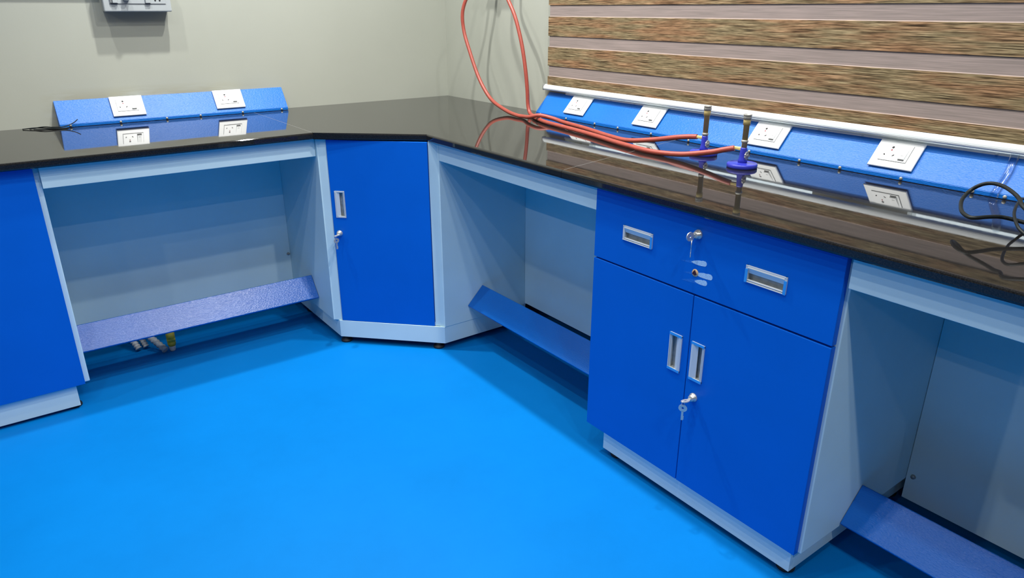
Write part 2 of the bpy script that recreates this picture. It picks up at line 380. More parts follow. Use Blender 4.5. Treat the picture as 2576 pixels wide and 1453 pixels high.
def keys(loc, mat3, flat, label, spare_turn=0.0, hy=-0.040):
    """a key in the lock (shaft along -y local) with its spare hanging from a ring"""
    t = thing('key_pair', label, 'keys', loc, mat3, 'keys left in the cabinet locks')
    b1 = bow(None)
    b1.transform(Matrix.Rotation(math.pi / 2, 4, 'Z'))              # plane y/z
    if flat: b1.transform(Matrix.Rotation(math.radians(74), 4, 'Y'))
    b1.transform(Matrix.Translation((0, -0.032, 0)))
    sh = box((-0.0012, -0.024, -0.0032), (0.0012, -0.011, 0.0032)) if not flat else box((-0.0032, -0.024, -0.0012), (0.0032, -0.011, 0.0012))
    obj('key', merge(b1, sh), M['chrome'], t)
    ring = []
    for k in range(17):
        a = 2 * math.pi * k / 16; ring.append((0.0006 * math.sin(2 * a), hy + 0.006 * math.cos(a), -0.006 + 0.008 * math.sin(a)))
    obj('key_ring', tube(ring, 0.0006, 6, 2), M['chrome'], t)
    b2 = bow(None, 0.0105, 0.0018); sh2 = box((-0.0028, -0.0009, -0.036), (0.0028, 0.0009, -0.009)); nt_ = box((0.0010, -0.0010, -0.034), (0.0042, 0.0010, -0.024))
    k2 = merge(b2, sh2, nt_); k2.transform(Matrix.Rotation(spare_turn, 4, 'Z')); k2.transform(Matrix.Translation((0.0, hy, -0.019)))
    obj('key', k2, M['chrome'], t)
def foot(parent, x, y, h, world=True):
    obj('foot', lathe([(0.023, 0.0), (0.024, 0.004), (0.022, 0.010), (0.013, 0.012), (0.013, h + 0.01)], 24, (x, y, 0)), M['foot'], parent, world=world)

# ------------------------------------------------------------------ base cabinets
HU = 0.8735
# corner cabinet -----------------------------------------------------------
C0 = Vector((-1.0665, -0.7575, 0))
corner = thing('corner_cabinet', 'angled corner base cabinet with one tall blue door, between the two knee spaces', 'cabinet', C0, R_DIAG)
SD = 0.018
pent = [(-1.0655, -0.30), (-0.30, -0.30), (-0.30, -1.1067), (-0.722, -1.1067), (-1.0655, -0.7625)]
obj('side_panel', box((-1.0655, -0.757, 0.105), (-1.0475, -0.06, HU), 0.001), M['carcass'], corner, world=True)
obj('side_panel', box((-0.722, -1.1067, 0.105), (-0.06, -1.0887, HU), 0.001), M['carcass'], corner, world=True)
DW = 0.4875                       # width of the angled front between the outer post edges
D0, D1 = 0.040, 0.4445            # door edges in local x
def ppost(x0, x1):
    return box((x0, 0.0045, 0.103), (x1, 0.030, HU), 0.003, 3)
obj('front_post', ppost(0.0, D0 - 0.0015), M['carcass'], corner); obj('front_post', ppost(D1 + 0.0015, DW), M['carcass'], corner)
obj('bottom_panel', prism([(-1.045, -0.755), (-0.73, -1.085), (-0.10, -1.085), (-0.10, -0.10), (-1.045, -0.10)], 0.105, 0.12), M['carcass'], corner, world=True)
hx, hz = 0.0772, 0.615
cd_ = obj('door', holed(D0, D1, 0.1055, 0.8715, 0.0, 0.018, [hole_for(hx, hz, True)]), M['door'], corner)
flush_handle(cd_, hx, hz, True, -1, film=False)
lock(cd_, 0.0635, 0.494)
pl = prism([(-1.048, -0.30), (-1.048, -0.778), (-0.7235, -1.105), (-0.30, -1.105), (-0.30, -1.085), (-0.735, -1.085), (-1.028, -0.79), (-1.028, -0.30)], 0.030, 0.1045)
obj('plinth', pl, M['carcass'], corner, world=True)
foot(corner, -1.020, -0.770, 0.03); foot(corner, -0.730, -1.062, 0.03); foot(corner, -1.015, -0.36, 0.03); foot(corner, -0.36, -1.06, 0.03)
keys(C0 + R_DIAG @ Vector((0.0635, 0, 0.494)), R_DIAG, True, 'pair of steel keys in the lock of the angled corner cabinet', 0.9)

# right hand drawer cabinet --------------------------------------------------
RX, RY = -0.7247, -1.9917
WR = 0.7563
cab = thing('drawer_cabinet', 'wide blue base cabinet with one two-handled drawer over a pair of doors', 'cabinet', (RX, RY, 0), R_RIGHT)
obj('side_panel', box((0.745, 0.0185, 0.0955), (0.7640, 0.64, HU), 0.003, 3), M['carcass'], cab)
obj('side_panel', box((0.001, 0.0185, 0.0955), (0.019, 0.64, HU), 0.001), M['carcass'], cab)
obj('bottom_panel', box((0.019, 0.022, 0.097), (0.745, 0.62, 0.112)), M['carcass'], cab)
obj('back_panel', box((0.019, 0.605, 0.112), (0.745, 0.62, HU)), M['carcass'], cab)
ly = lambda yy: RY - yy            # world y -> local x
h1, h2, zh = ly(-2.1615), ly(-2.5675), 0.7655
drw = obj('drawer', holed(0.0, WR, 0.6655, 0.8715, 0.0, 0.018, [hole_for(h1, zh), hole_for(h2, zh)]), M['door'], cab)
flush_handle(drw, h1, zh, ends=(1, 1)); flush_handle(drw, h2, zh)
XL = ly(-2.3645)
lock(drw, XL, 0.823)
XS = ly(-2.3690)
hA, hB, zv = ly(-2.3255), ly(-2.4005), 0.482
dl = obj('door', holed(0.0, XS - 0.0012, 0.0960, 0.6605, 0.0, 0.018, [hole_for(hA, zv, True)]), M['door'], cab, label='left door without a lock')
dr = obj('door', holed(XS + 0.0012, WR, 0.0960, 0.6605, 0.0, 0.018, [hole_for(hB, zv, True)]), M['door'], cab, label='right door with lock')
flush_handle(dl, hA, zv, True, 1); flush_handle(dr, hB, zv, True, -1)
XK = ly(-2.4015)
lock(dr, XK, 0.378)
pr_ = merge(box((0.0618, 0.0191, 0.0228), (0.7402, 0.037, 0.096), 0.001), box((0.7222, 0.037, 0.0228), (0.7402, 0.60, 0.096), 0.001), box((0.0618, 0.037, 0.0228), (0.0798, 0.60, 0.096), 0.001))
obj('plinth', pr_, M['carcass'], cab)
for (fx, fy) in ((0.095, 0.055), (0.712, 0.055), (0.095, 0.57), (0.712, 0.57)): foot(cab, fx, fy, 0.0228, world=False)
P3 = lambda lx, z: Vector((RX, RY - lx, z))
keys(P3(XL, 0.823), R_RIGHT, False, 'pair of steel keys in the lock of the wide drawer', -0.9, -0.024)
keys(P3(XK, 0.378), R_RIGHT, True, 'pair of steel keys in the lock of the right double door', 0.5)
# paint smears and round mark on the drawer front
def smear(pts, mat, name, label, y0=-0.0004):
    bm = bmesh.new(); n = len(pts)
    A = [bm.verts.new((a, y0, c)) for a, c in pts]; B = [bm.verts.new((a, 0.0004, c)) for a, c in pts]
    bm.faces.new(A); bm.faces.new(B)
    for i in range(n): bm.faces.new((A[i], A[(i + 1) % n], B[(i + 1) % n], B[i]))
    obj(name, bm, mat, drw, label=label)
def capsule(x0, z0, x1, z1, r, tail=0.0):
    """rounded stroke from (x0,z0) narrow to (x1,z1) round"""
    d = Vector((x1 - x0, z1 - z0)); L = d.length; d /= L; nn = Vector((-d.y, d.x)); pts = []
    for k in range(11):
        a = -math.pi / 2 + math.pi * k / 10
        p = Vector((x1, z1)) + d * (r * math.cos(a)) + nn * (r * math.sin(a)); pts.append((p.x, p.y))
    for k in range(1, 9):
        q = k / 8; p = Vector((x1, z1)) - d * (L * q) + nn * (r * ((1 - q ** 3) * (1 - tail) + tail * (1 - q) + 0.10 * math.sin(k * 2.3) * (1 - q))); pts.append((p.x, p.y))
    for k in range(7, 0, -1):
        q = k / 8; p = Vector((x1, z1)) - d * (L * q) - nn * (r * ((1 - q ** 3) * (1 - tail) + tail * (1 - q) + 0.10 * math.sin(k * 3.1) * (1 - q))); pts.append((p.x, p.y))
    return pts
smear(capsule(ly(-2.350), 0.7475, ly(-2.392), 0.7530, 0.0068), M['smear'], 'paint_smear', 'pale smear below the drawer lock, upper of three')
smear(capsule(ly(-2.362), 0.7195, ly(-2.413), 0.7235, 0.0072), M['smear'], 'paint_smear', 'pale smear with a round mark, middle of three')
smear(capsule(ly(-2.366), 0.7000, ly(-2.399), 0.7035, 0.0068), M['smear'], 'paint_smear', 'pale smear, lowest of three')
smear(capsule(ly(-2.323), 0.6915, ly(-2.372), 0.7005, 0.0058, 0.6), M['smear_thin'], 'paint_smear', 'thin streaked tail of the lowest smear', -0.0002)
smear(capsule(ly(-2.315), 0.7420, ly(-2.356), 0.7480, 0.0042, 0.8), M['smear_thin'], 'paint_smear', 'thin streaked tail of the upper smear', -0.0002)
smear(capsule(ly(-2.330), 0.7140, ly(-2.362), 0.7190, 0.0042, 0.8), M['smear_thin'], 'paint_smear', 'thin streaked tail of the middle smear', -0.0002)
cm = lathe([(0.0, -0.0010), (0.0098, -0.0010), (0.0104, 0.0004)], 24, (ly(-2.3660), 0, 0.7215), 'y')
obj('round_mark', cm, M['cream_mark'], drw, label='cream coloured round residue')
q0 = ly(-2.3645)
obj('dark_mark', prism([(q0 - 0.0075, 0.7180), (q0 + 0.001, 0.7150), (q0 + 0.0075, 0.7185), (q0 + 0.0050, 0.7225), (q0 + 0.0006, 0.7300), (q0 - 0.004, 0.7245)], -0.0015, -0.0007, 'y'), M['dark_red'], drw, label='dark red triangular mark')

# left cabinet ---------------------------------------------------------------
LX, LY = -2.76, -0.7445
lc = thing('base_cabinet', 'blue fronted base cabinet at the left end under the granite top', 'cabinet', (LX, LY, 0), R_LEFT)
WL = -2.0019 - LX
obj('side_panel', box((WL - 0.002, 0.0185, 0.0955), (WL + 0.0165, 0.66, HU), 0.003, 3), M['carcass'], lc)
obj('side_panel', box((-0.016, 0.0185, 0.0955), (0.002, 0.66, HU), 0.001), M['carcass'], lc)
obj('bottom_panel', box((0.002, 0.022, 0.097), (WL - 0.002, 0.64, 0.112)), M['carcass'], lc)
obj('back_panel', box((0.002, 0.625, 0.112), (WL - 0.002, 0.64, HU)), M['carcass'], lc)
obj('door', holed(0.0, WL / 2 - 0.0015, 0.0962, 0.8715, 0.0, 0.018, []), M['door'], lc)
obj('door', holed(WL / 2 + 0.0015, WL, 0.0962, 0.8715, 0.0, 0.018, []), M['door'], lc)
obj('plinth', merge(box((0.03, 0.0145, 0.0125), (WL - 0.029, 0.032, 0.0965), 0.001), box((WL - 0.047, 0.032, 0.0125), (WL - 0.029, 0.62, 0.0965), 0.001), box((0.03, 0.032, 0.0125), (0.048, 0.62, 0.0965), 0.001)), M['carcass'], lc)
for (fx, fy) in ((0.07, 0.05), (WL - 0.045, 0.05), (0.07, 0.58), (WL - 0.06, 0.58)): foot(lc, fx, fy, 0.0125, world=False)

# ------------------------------------------------------------------ knee spaces: apron rail and back panel
def pins(parent, pts):
    for p in pts: obj('shelf_pin', lathe([(0.0, -0.006), (0.006, -0.005), (0.007, 0.0)], 12, p, 'y'), M['cap_grey'], parent, world=True)
kl = thing('knee_space_surround', 'pale blue apron and back panel of the left wall knee space', 'panel', (-1.52, -0.5, 0), R_LEFT, 'knee space surrounds under the worktops')
obj('apron_rail', box((-1.9850, -0.7415, 0.803), (-1.0665, -0.7235, HU), 0.001), M['carcass'], kl, world=True)
obj('back_panel', box((-1.9850, -0.2892, 0.10), (-1.0660, -0.2712, HU)), M['carcass'], kl, world=True)
kr = thing('knee_space_surround', 'pale blue apron and back panel of the knee space between corner and drawer cabinets', 'panel', (-0.5, -1.55, 0), R_RIGHT, 'knee space surrounds under the worktops')
obj('apron_rail', box((-0.7217, -1.9920, 0.803), (-0.7037, -1.1075, HU), 0.001), M['carcass'], kr, world=True)
obj('back_panel', box((-0.3042, -1.9920, 0.1128), (-0.2862, -1.1075, HU)), M['carcass'], kr, world=True)
kf = thing('knee_space_surround', 'pale blue apron and back panel right of the drawer cabinet', 'panel', (-0.5, -3.2, 0), R_RIGHT, 'knee space surrounds under the worktops')
obj('apron_rail', box((-0.7217, -3.62, 0.803), (-0.7037, -2.7585, HU), 0.001), M['carcass'], kf, world=True)
obj('back_panel', box((-0.1923, -3.62, 0.0349), (-0.1743, -2.7570, HU)), M['carcass'], kf, world=True)
obj('end_panel', box((-0.7217, -3.64, 0.0), (-0.10, -3.62, HU)), M['carcass'], kf, world=True)
obj('shelf_pin', lathe([(0.0, 0.0), (0.006, 0.001), (0.007, 0.006)], 12, (0, 0, 0), 'x'), M['cap_grey'], kf, world=False)
kf.children[-1].location = (0, 0, 0)
me = kf.children[-1].data; me.transform(MX[kf.name].inverted() @ Matrix.Translation((-0.1985, -2.775, 0.113)))
pins(kl, [(-1.0755, -0.2892, 0.277)])

# ------------------------------------------------------------------ footrests
def footrest(label, p_lo, p_hi, along0, along1, axis):
    """tilted board; p_lo/p_hi are (perp, z) of the visible face's lower and upper edge"""
    d = Vector((p_hi[0] - p_lo[0], p_hi[1] - p_lo[1])); L = d.length; d /= L
    nn = Vector((d.y, -d.x))                  # pointing back / down
    th = 0.014
    poly = [p_lo, p_hi, (p_hi[0] + nn.x * th, p_hi[1] + nn.y * th), (p_lo[0] + nn.x * th, p_lo[1] + nn.y * th)]
    if axis == 'x': bm = prism(poly, along0, along1, 'x')
    else: bm = prism(poly, along0, along1, 'y')
    bmesh.ops.bevel(bm, geom=bm.edges[:], offset=0.0025, segments=3, affect='EDGES', profile=0.5)
    return tag(obj('footrest', bm, M['board' if axis == 'x' else 'board_side']), label, 'footrest', 'tilted blue footrests under the benches')
footrest('tilted blue footrest board under the left wall bench', (-0.6118, 0.1614), (-0.5448, 0.2467), -1.9850, -1.0665, 'x')
footrest('tilted blue footrest board between the corner and drawer cabinets', (-0.6087, 0.1761), (-0.5327, 0.2528), -1.9920, -1.1077, 'y')
footrest('tilted blue footrest board right of the drawer cabinet', (-0.5381, 0.1084), (-0.4556, 0.1925), -3.6195, -2.7565, 'y')

# ------------------------------------------------------------------ granite worktops
def slab(poly, front, label):
    bm = prism(poly, 0.8745, 0.9)
    def c(e):
        a, b_ = e.verts
        return abs(a.co.z - b_.co.z) < 1e-6 and any(abs((a.co.x - p[0]) * (q[1] - p[1]) - (a.co.y - p[1]) * (q[0] - p[0])) < 1e-5 and abs((b_.co.x - p[0]) * (q[1] - p[1]) - (b_.co.y - p[1]) * (q[0] - p[0])) < 1e-5 for p, q in front)
    bevel_if(bm, c, 0.0062, 3)
    return tag(obj('granite_worktop', bm, M['granite']), label, 'worktop', 'polished black granite worktops')
FY, FX = -0.7722, -0.7493
gA, gB = (-1.0784, FY), (FX, -1.0660)
g = 0.0006
slab([(-2.80, 0), (-1.0800 - g, 0), (-1.0800 - g, FY), (-2.80, FY)], [((-2.8, FY), (-1, FY))], 'black granite worktop along the left wall')
s1, s2 = (-0.0, -1.690), (FX, -1.862)
slab([(-1.0800 + g, 0), (0, 0), (s1[0], s1[1] + g), (s2[0], s2[1] + g), gB, gA, (-1.0800 + g, FY)], [(gA, gB), (gB, s2)], 'black granite worktop slab in the room corner')
slab([(s1[0], s1[1] - g), (0, -3.66), (FX, -3.66), (s2[0], s2[1] - g)], [(s2, (FX, -3.66))], 'black granite worktop under the window blind')
tag(obj('worktop_joint', box((-1.0800 - g, FY + 0.012, 0.8990), (-1.0800 + g, 0, 0.9001)), M['joint']), 'thin pale joint line across the worktop at the left', 'joint')
jp = [(s1[0], s1[1] - g), (s1[0], s1[1] + g), (s2[0] + 0.012, s2[1] + 0.0028 + g), (s2[0] + 0.012, s2[1] + 0.0028 - g)]
tag(obj('worktop_joint', prism(jp, 0.8990, 0.9001), M['joint']), 'thin pale slanted joint line across the worktop beside the hoses', 'joint')

# ------------------------------------------------------------------ socket raceways
def raceway(label, prof, a0, a1, axis, screws, clips, side):
    bm = prism(prof, a0, a1, axis); bmesh.ops.bevel(bm, geom=bm.edges[:], offset=0.0012, segments=2, affect='EDGES')
    t = thing('socket_raceway', label, 'raceway', (prof_mid := ((a0 + a1) / 2, -0.03, 0.9) if axis == 'x' else (-0.03, (a0 + a1) / 2, 0.9)), None, 'blue socket raceways on the worktop')
    obj('housing', bm, M['powder' if axis == 'x' else 'powder_side'], t, world=True)
    for s in screws:
        if axis == 'x': sc = lathe([(0.0, -0.0035), (0.003, -0.003), (0.0048, -0.001), (0.005, 0.001)], 14, (s, prof[1][0], 0.9065), 'y')
        else: sc = lathe([(0.0, -0.0035), (0.003, -0.003), (0.0048, -0.001), (0.005, 0.001)], 14, (0, 0, 0), 'x'); sc.transform(Matrix.Translation((prof[1][0], s, 0.9065)))
        obj('screw', sc, M['cap_grey'], t, world=True)
    for s in clips:
        obj('screw', lathe([(0.005, -0.001), (0.0045, 0.002), (0.0, 0.0032)], 12, (-0.0045, s, 0.9943)), M['pvc_bar'], t, world=True)
    return t
lp_ = [(0.0, 0.9005), (-0.0666, 0.9005), (-0.0666, 0.9125), (-0.004, 0.9986), (0.0, 0.9986)]
rp_ = [(0.0, 0.9005), (-0.0798, 0.9005), (-0.0798, 0.9125), (-0.004, 0.9943), (0.0, 0.9943)]
raceway('dimpled blue socket raceway at the foot of the left wall', [(a, c) for a, c in lp_], -1.8496, -0.9204, 'x', (-1.813, -1.631, -1.452, -1.314, -1.131, -0.951), (), 0)
raceway('dimpled blue socket raceway below the window blind', rp_, -3.55, -0.8858, 'y',
        (-0.92, -1.095, -1.275, -1.409, -1.587, -1.768, -2.025, -2.21, -2.344, -2.524, -2.708, -2.783), (-1.109, -1.287, -1.42, -1.602, -1.854, -2.035, -2.216, -2.356, -2.534, -2.716), 1)

# ------------------------------------------------------------------ wall sockets on the raceways
SL = axes((1, 0, 0), (0, 0.0626, 0.0861)); SR = axes((0, -1, 0), (0.0758, 0, 0.0818))
def make_socket(loc, R, label):
    t = thing('power_socket', label, 'socket', loc, R, 'white switched sockets on the raceways')
    W2, H2 = 0.0625, 0.0455
    fp = prism([(-W2, -H2), (W2, -H2), (W2, H2), (-W2, H2)], -0.0095, -0.0045, 'y')
    bevel_if(fp, lambda e: all(v.co.y < -0.009 for v in e.verts), 0.0035, 3)
    obj('face_plate', fp, M['white_plastic'], t)
    obj('dark_shade_base', box((-W2 + 0.006, -0.0045, -H2 + 0.006), (W2 - 0.006, 0.0, H2 - 0.006)), M['hole'], t)  # inset base coloured near black as the shadow line around the plate
    U = lambda a: -W2 + a * 2 * W2; V = lambda b_: H2 - b_ * 2 * H2
    gr = holed(U(0.165), U(0.805), V(0.785), V(0.155), -0.0100, -0.0088, [(U(0.165) + 0.0010, U(0.805) - 0.0010, V(0.785) + 0.0010, V(0.155) - 0.0010)])
    obj('shadow_gap', gr, M['grey_slot'], t)
    obj('module', box((U(0.173), -0.0120, V(0.775)), (U(0.797), -0.0085, V(0.165)), 0.0006), M['white_module'], t)
    y0, y1 = -0.0122, -0.0115
    def disc(a, b_, r, sx=1.0, rot=0.0, mat='hole'):
        bm = lathe([(0.0, 0.0), (r, 0.0), (r, 0.0007)], 16, (0, 0, 0), 'y'); bm.transform(Matrix.Scale(sx, 4, (1, 0, 0))); bm.transform(Matrix.Rotation(rot, 4, 'Y')); bm.transform(Matrix.Translation((U(a), y0, V(b_)))); 
        obj('pin_hole', bm, M[mat], t)
    disc(0.375, 0.295, 0.0037); disc(0.375, 0.395, 0.0026, 0.9, 0.0, 'red_hole')
    disc(0.262, 0.580, 0.0034, 0.6, -0.6); disc(0.462, 0.580, 0.0040, 0.5, 0.7)
    sw = prism([(-0.0120, V(0.20)), (-0.0128, V(0.20)), (-0.0175, V(0.70)), (-0.0120, V(0.70))], U(0.605), U(0.745), 'x')
    s_ = obj('switch', sw, M['white_module'], t)
    obj('indicator', box((U(0.645), -0.01685, V(0.585)), (U(0.705), -0.0155, V(0.570))), M['grey_slot'], s_)
    obj('shadow_gap', box((U(0.605), -0.0122, V(0.745)), (U(0.745), -0.0118, V(0.705))), M['grey_slot'], t)
    return t
nL = SL @ Vector((0, 1, 0)); nR = SR @ Vector((0, 1, 0))
so = make_socket(Vector((-1.590, -0.0315, 0.9612)), SL, 'white socket at the left end of the left wall raceway')
dup(so, Vector((-1.176, -0.0315, 0.9612)), SL, 'white socket on the left wall raceway, nearer the room corner')
for yy, lb in ((-1.130, 'white socket below the blind, nearest the room corner'), (-1.539, 'white socket below the blind, second from the room corner'),
               (-2.065, 'white socket just right of the two gas burners'), (-2.482, 'white socket below the blind, rightmost, left of the black cable')):
    dup(so, Vector((-0.0385, yy, 0.9572)), SR, lb)

# ------------------------------------------------------------------ roller blind
bt = thing('roller_blind', 'striped brown day and night blind with white bottom bar, covering the window', 'blind', (-0.021, -2.3, 1.0), R_RIGHT)
BY1 = -3.72
woven = [(1.0240, 1.0646)]; zt = 1.1098
while zt < 2.36:
    woven.append((zt, zt + 0.0781)); zt += 0.1239
wov, she, edg = [], [], []
for a, c in woven: wov.append(box((-0.0225, BY1, a), (-0.0202, -0.8943, c)))
for (a, c), (a2, c2) in zip(woven, woven[1:]):
    she.append(box((-0.0200, BY1 + 0.004, c - 0.004), (-0.0185, -0.9004, a2 + 0.004)))
    edg.append(box((-0.0206, BY1 + 0.004, c), (-0.0199, -0.9004, c + 0.0022)))
top = woven[-1][1]
obj('woven_band', merge(*wov), M['woven'], bt, world=True, label='dark brown woven bands')
obj('sheer_band', merge(*she), M['sheer'], bt, world=True, label='smooth taupe bands')
obj('band_edge', merge(*edg), M['sheer_edge'], bt, world=True)
barp = [(-0.0120, 1.0291), (-0.0220, 1.0291), (-0.0320, 1.0190), (-0.0335, 1.0115), (-0.0305, 1.0053), (-0.0140, 1.0053), (-0.0120, 1.0083)]
bar = prism(barp, BY1 - 0.008, -0.876, 'y'); bmesh.ops.bevel(bar, geom=bar.edges[:], offset=0.0012, segments=2, affect='EDGES')
obj('bottom_bar', bar, M['pvc_bar'], bt, world=True)
obj('end_cap', box((-0.0338, -0.876, 1.0042), (-0.0110, -0.8725, 1.0300), 0.001), M['cap_grey'], bt, world=True)
obj('headrail', box((-0.070, BY1 - 0.01, top - 0.002), (0.0, -0.874, top + 0.09), 0.006), M['pvc_bar'], bt, world=True)

# ------------------------------------------------------------------ switchboard and trunking on the left wall
sb = thing('switchboard', 'white plastic switchboard with socket and switches high on the left wall', 'switchboard', (-1.4865, 0, 1.334), R_LEFT)
W2 = 0.1255
obj('back_box', box((-W2 + 0.004, -0.040, 0.001), (W2 - 0.004, 0, 0.149), 0.003), M['board_white'], sb)
obj('cover', box((-W2, -0.069, -0.002), (W2, -0.038, 0.152), 0.005, 3), M['board_white'], sb)
def sq(name, x0, x1, z0, z1, y0, y1, mat, bev=0.001): return obj(name, box((x0, y0, z0), (x1, y1, z1), bev), M[mat], sb)
sq('module', -0.102, 0.104, 0.028, 0.122, -0.0715, -0.0680, 'board_white')
sq('shadow_gap', -0.104, 0.106, 0.0265, 0.0278, -0.0695, -0.0685, 'grey_slot', 0)
s_ = sq('switch', -0.0920, -0.0750, 0.030, 0.110, -0.0800, -0.0710, 'board_white', 0.002)
s_ = sq('switch', 0.028, 0.046, 0.030, 0.110, -0.0790, -0.0710, 'board_white', 0.002)
sq('shadow_gap', -0.098, -0.0730, 0.0282, 0.0300, -0.0750, -0.0705, 'hole', 0); sq('shadow_gap', 0.027, 0.047, 0.0282, 0.0300, -0.0750, -0.0705, 'hole', 0)  # dark strips painted as the shade under the two switches
sq('grey_module', -0.100, -0.0940, 0.031, 0.115, -0.0755, -0.0710, 'grey_slot')
obj('regulator_knob', lathe([(0.0, -0.0910), (0.011, -0.0900), (0.0125, -0.0860), (0.0135, -0.0715)], 24, (-0.042, 0, 0.050), 'y'), M['board_white'], sb)
for hx_ in (0.066, 0.083):
    for hz_ in (0.041, 0.051):
        obj('pin_hole', lathe([(0.0, -0.0722), (0.0033, -0.0722), (0.0033, -0.0712)], 14, (hx_, 0, hz_), 'y'), M['hole'], sb)
tag(obj('cable_trunking', box((-3.2, -0.032, 1.432), (-1.625, 0, 1.462), 0.002), M['board_white']), 'white cable trunking on the wall left of the switchboard', 'trunking')

# ------------------------------------------------------------------ gas tap above the frame and the two hoses
gt = thing('gas_tap', 'two way gas tap on the right wall above the red hoses', 'tap', (0, -0.58, 1.56), R_RIGHT)
obj('flange', lathe([(0.032, 0.0), (0.032, -0.006), (0.026, -0.010), (0.0, -0.010)], 24, (0, 0, 0), 'y'), M['brass_bright'], gt)
obj('body', merge(lathe([(0.011, 0.0), (0.011, -0.085), (0.016, -0.087), (0.018, -0.115), (0.0, -0.118)], 20, (0, 0, 0), 'y'), lathe([(0.009, -0.09), (0.009, 0.09)], 18, (0, -0.10, 0), 'x')), M['brass'], gt)
for sx in (-0.085, 0.085):
    obj('nozzle', lathe([(0.008, 0.01), (0.008, -0.012), (0.0055, -0.016), (0.0062, -0.028), (0.0045, -0.050)], 18, (sx, -0.10, 0), 'z'), M['brass'], gt)
    obj('lever', box((sx - 0.006, -0.115, 0.009), (sx + 0.006, -0.065, 0.014), 0.002), M['black_pvc'], gt)
HR = 0.0083
hoseA = [(-0.10, -0.495, 1.528), (-0.115, -0.480, 1.46), (-0.15, -0.452, 1.40), (-0.17, -0.436, 1.328), (-0.17, -0.444, 1.246), (-0.17, -0.488, 1.160), (-0.17, -0.548, 1.063), (-0.17, -0.608, 0.995), (-0.17, -0.678, 0.946),
         (-0.180, -0.800, 0.9155), (-0.200, -0.905, 0.9088), (-0.196, -0.985, 0.9120), (-0.150, -1.035, 0.9140), (-0.140, -1.130, 0.9092), (-0.196, -1.354, 0.9085), (-0.245, -1.540, 0.9085), (-0.262, -1.645, 0.9100), (-0.236, -1.742, 0.921), (-0.205, -1.835, 0.9385), (-0.189, -1.897, 0.9455)]
hoseB = [(-0.10, -0.665, 1.528), (-0.112, -0.672, 1.46), (-0.125, -0.722, 1.40), (-0.13, -0.787, 1.324), (-0.13, -0.823, 1.254), (-0.13, -0.851, 1.179), (-0.13, -0.873, 1.092), (-0.13, -0.886, 1.015), (-0.13, -0.893, 0.945), (-0.135, -0.915, 0.9135)]
def hose(pts, name, label):
    return tag(obj(name, tube(pts, HR, 16, 8), M['hose']), label, 'hose', 'red rubber gas hoses')
hoseA = hoseA[:10] + [(-0.2005, -0.905, 0.9092), (-0.2010, -0.957, 0.9095), (-0.2200, -1.020, 0.9165), (-0.2030, -1.066, 0.9268), (-0.1770, -1.120, 0.9190), (-0.1720, -1.190, 0.9100), (-0.203, -1.357, 0.9088),
         (-0.254, -1.549, 0.9088), (-0.268, -1.656, 0.9105), (-0.252, -1.757, 0.9252), (-0.236, -1.846, 0.9435), (-0.2250, -1.889, 0.9503), (-0.2190, -1.9190, 0.9535)]
hoseB = hoseB + [(-0.152, -0.958, 0.9092), (-0.178, -1.006, 0.9088), (-0.222, -1.130, 0.9088), (-0.244, -1.256, 0.9088), (-0.265, -1.386, 0.9088), (-0.290, -1.514, 0.9088), (-0.322, -1.647, 0.9088),
         (-0.337, -1.729, 0.9088), (-0.350, -1.802, 0.9088), (-0.349, -1.875, 0.9095), (-0.335, -1.9625, 0.9160), (-0.312, -2.0480, 0.9330), (-0.298, -2.0900, 0.9455), (-0.2860, -2.1180, 0.9530)]
hose(hoseA, 'rubber_hose', 'red rubber hose hanging in the left curve, ending at the left burner')
hose(hoseB, 'rubber_hose', 'red rubber hose hanging nearer the blind, ending at the right burner')

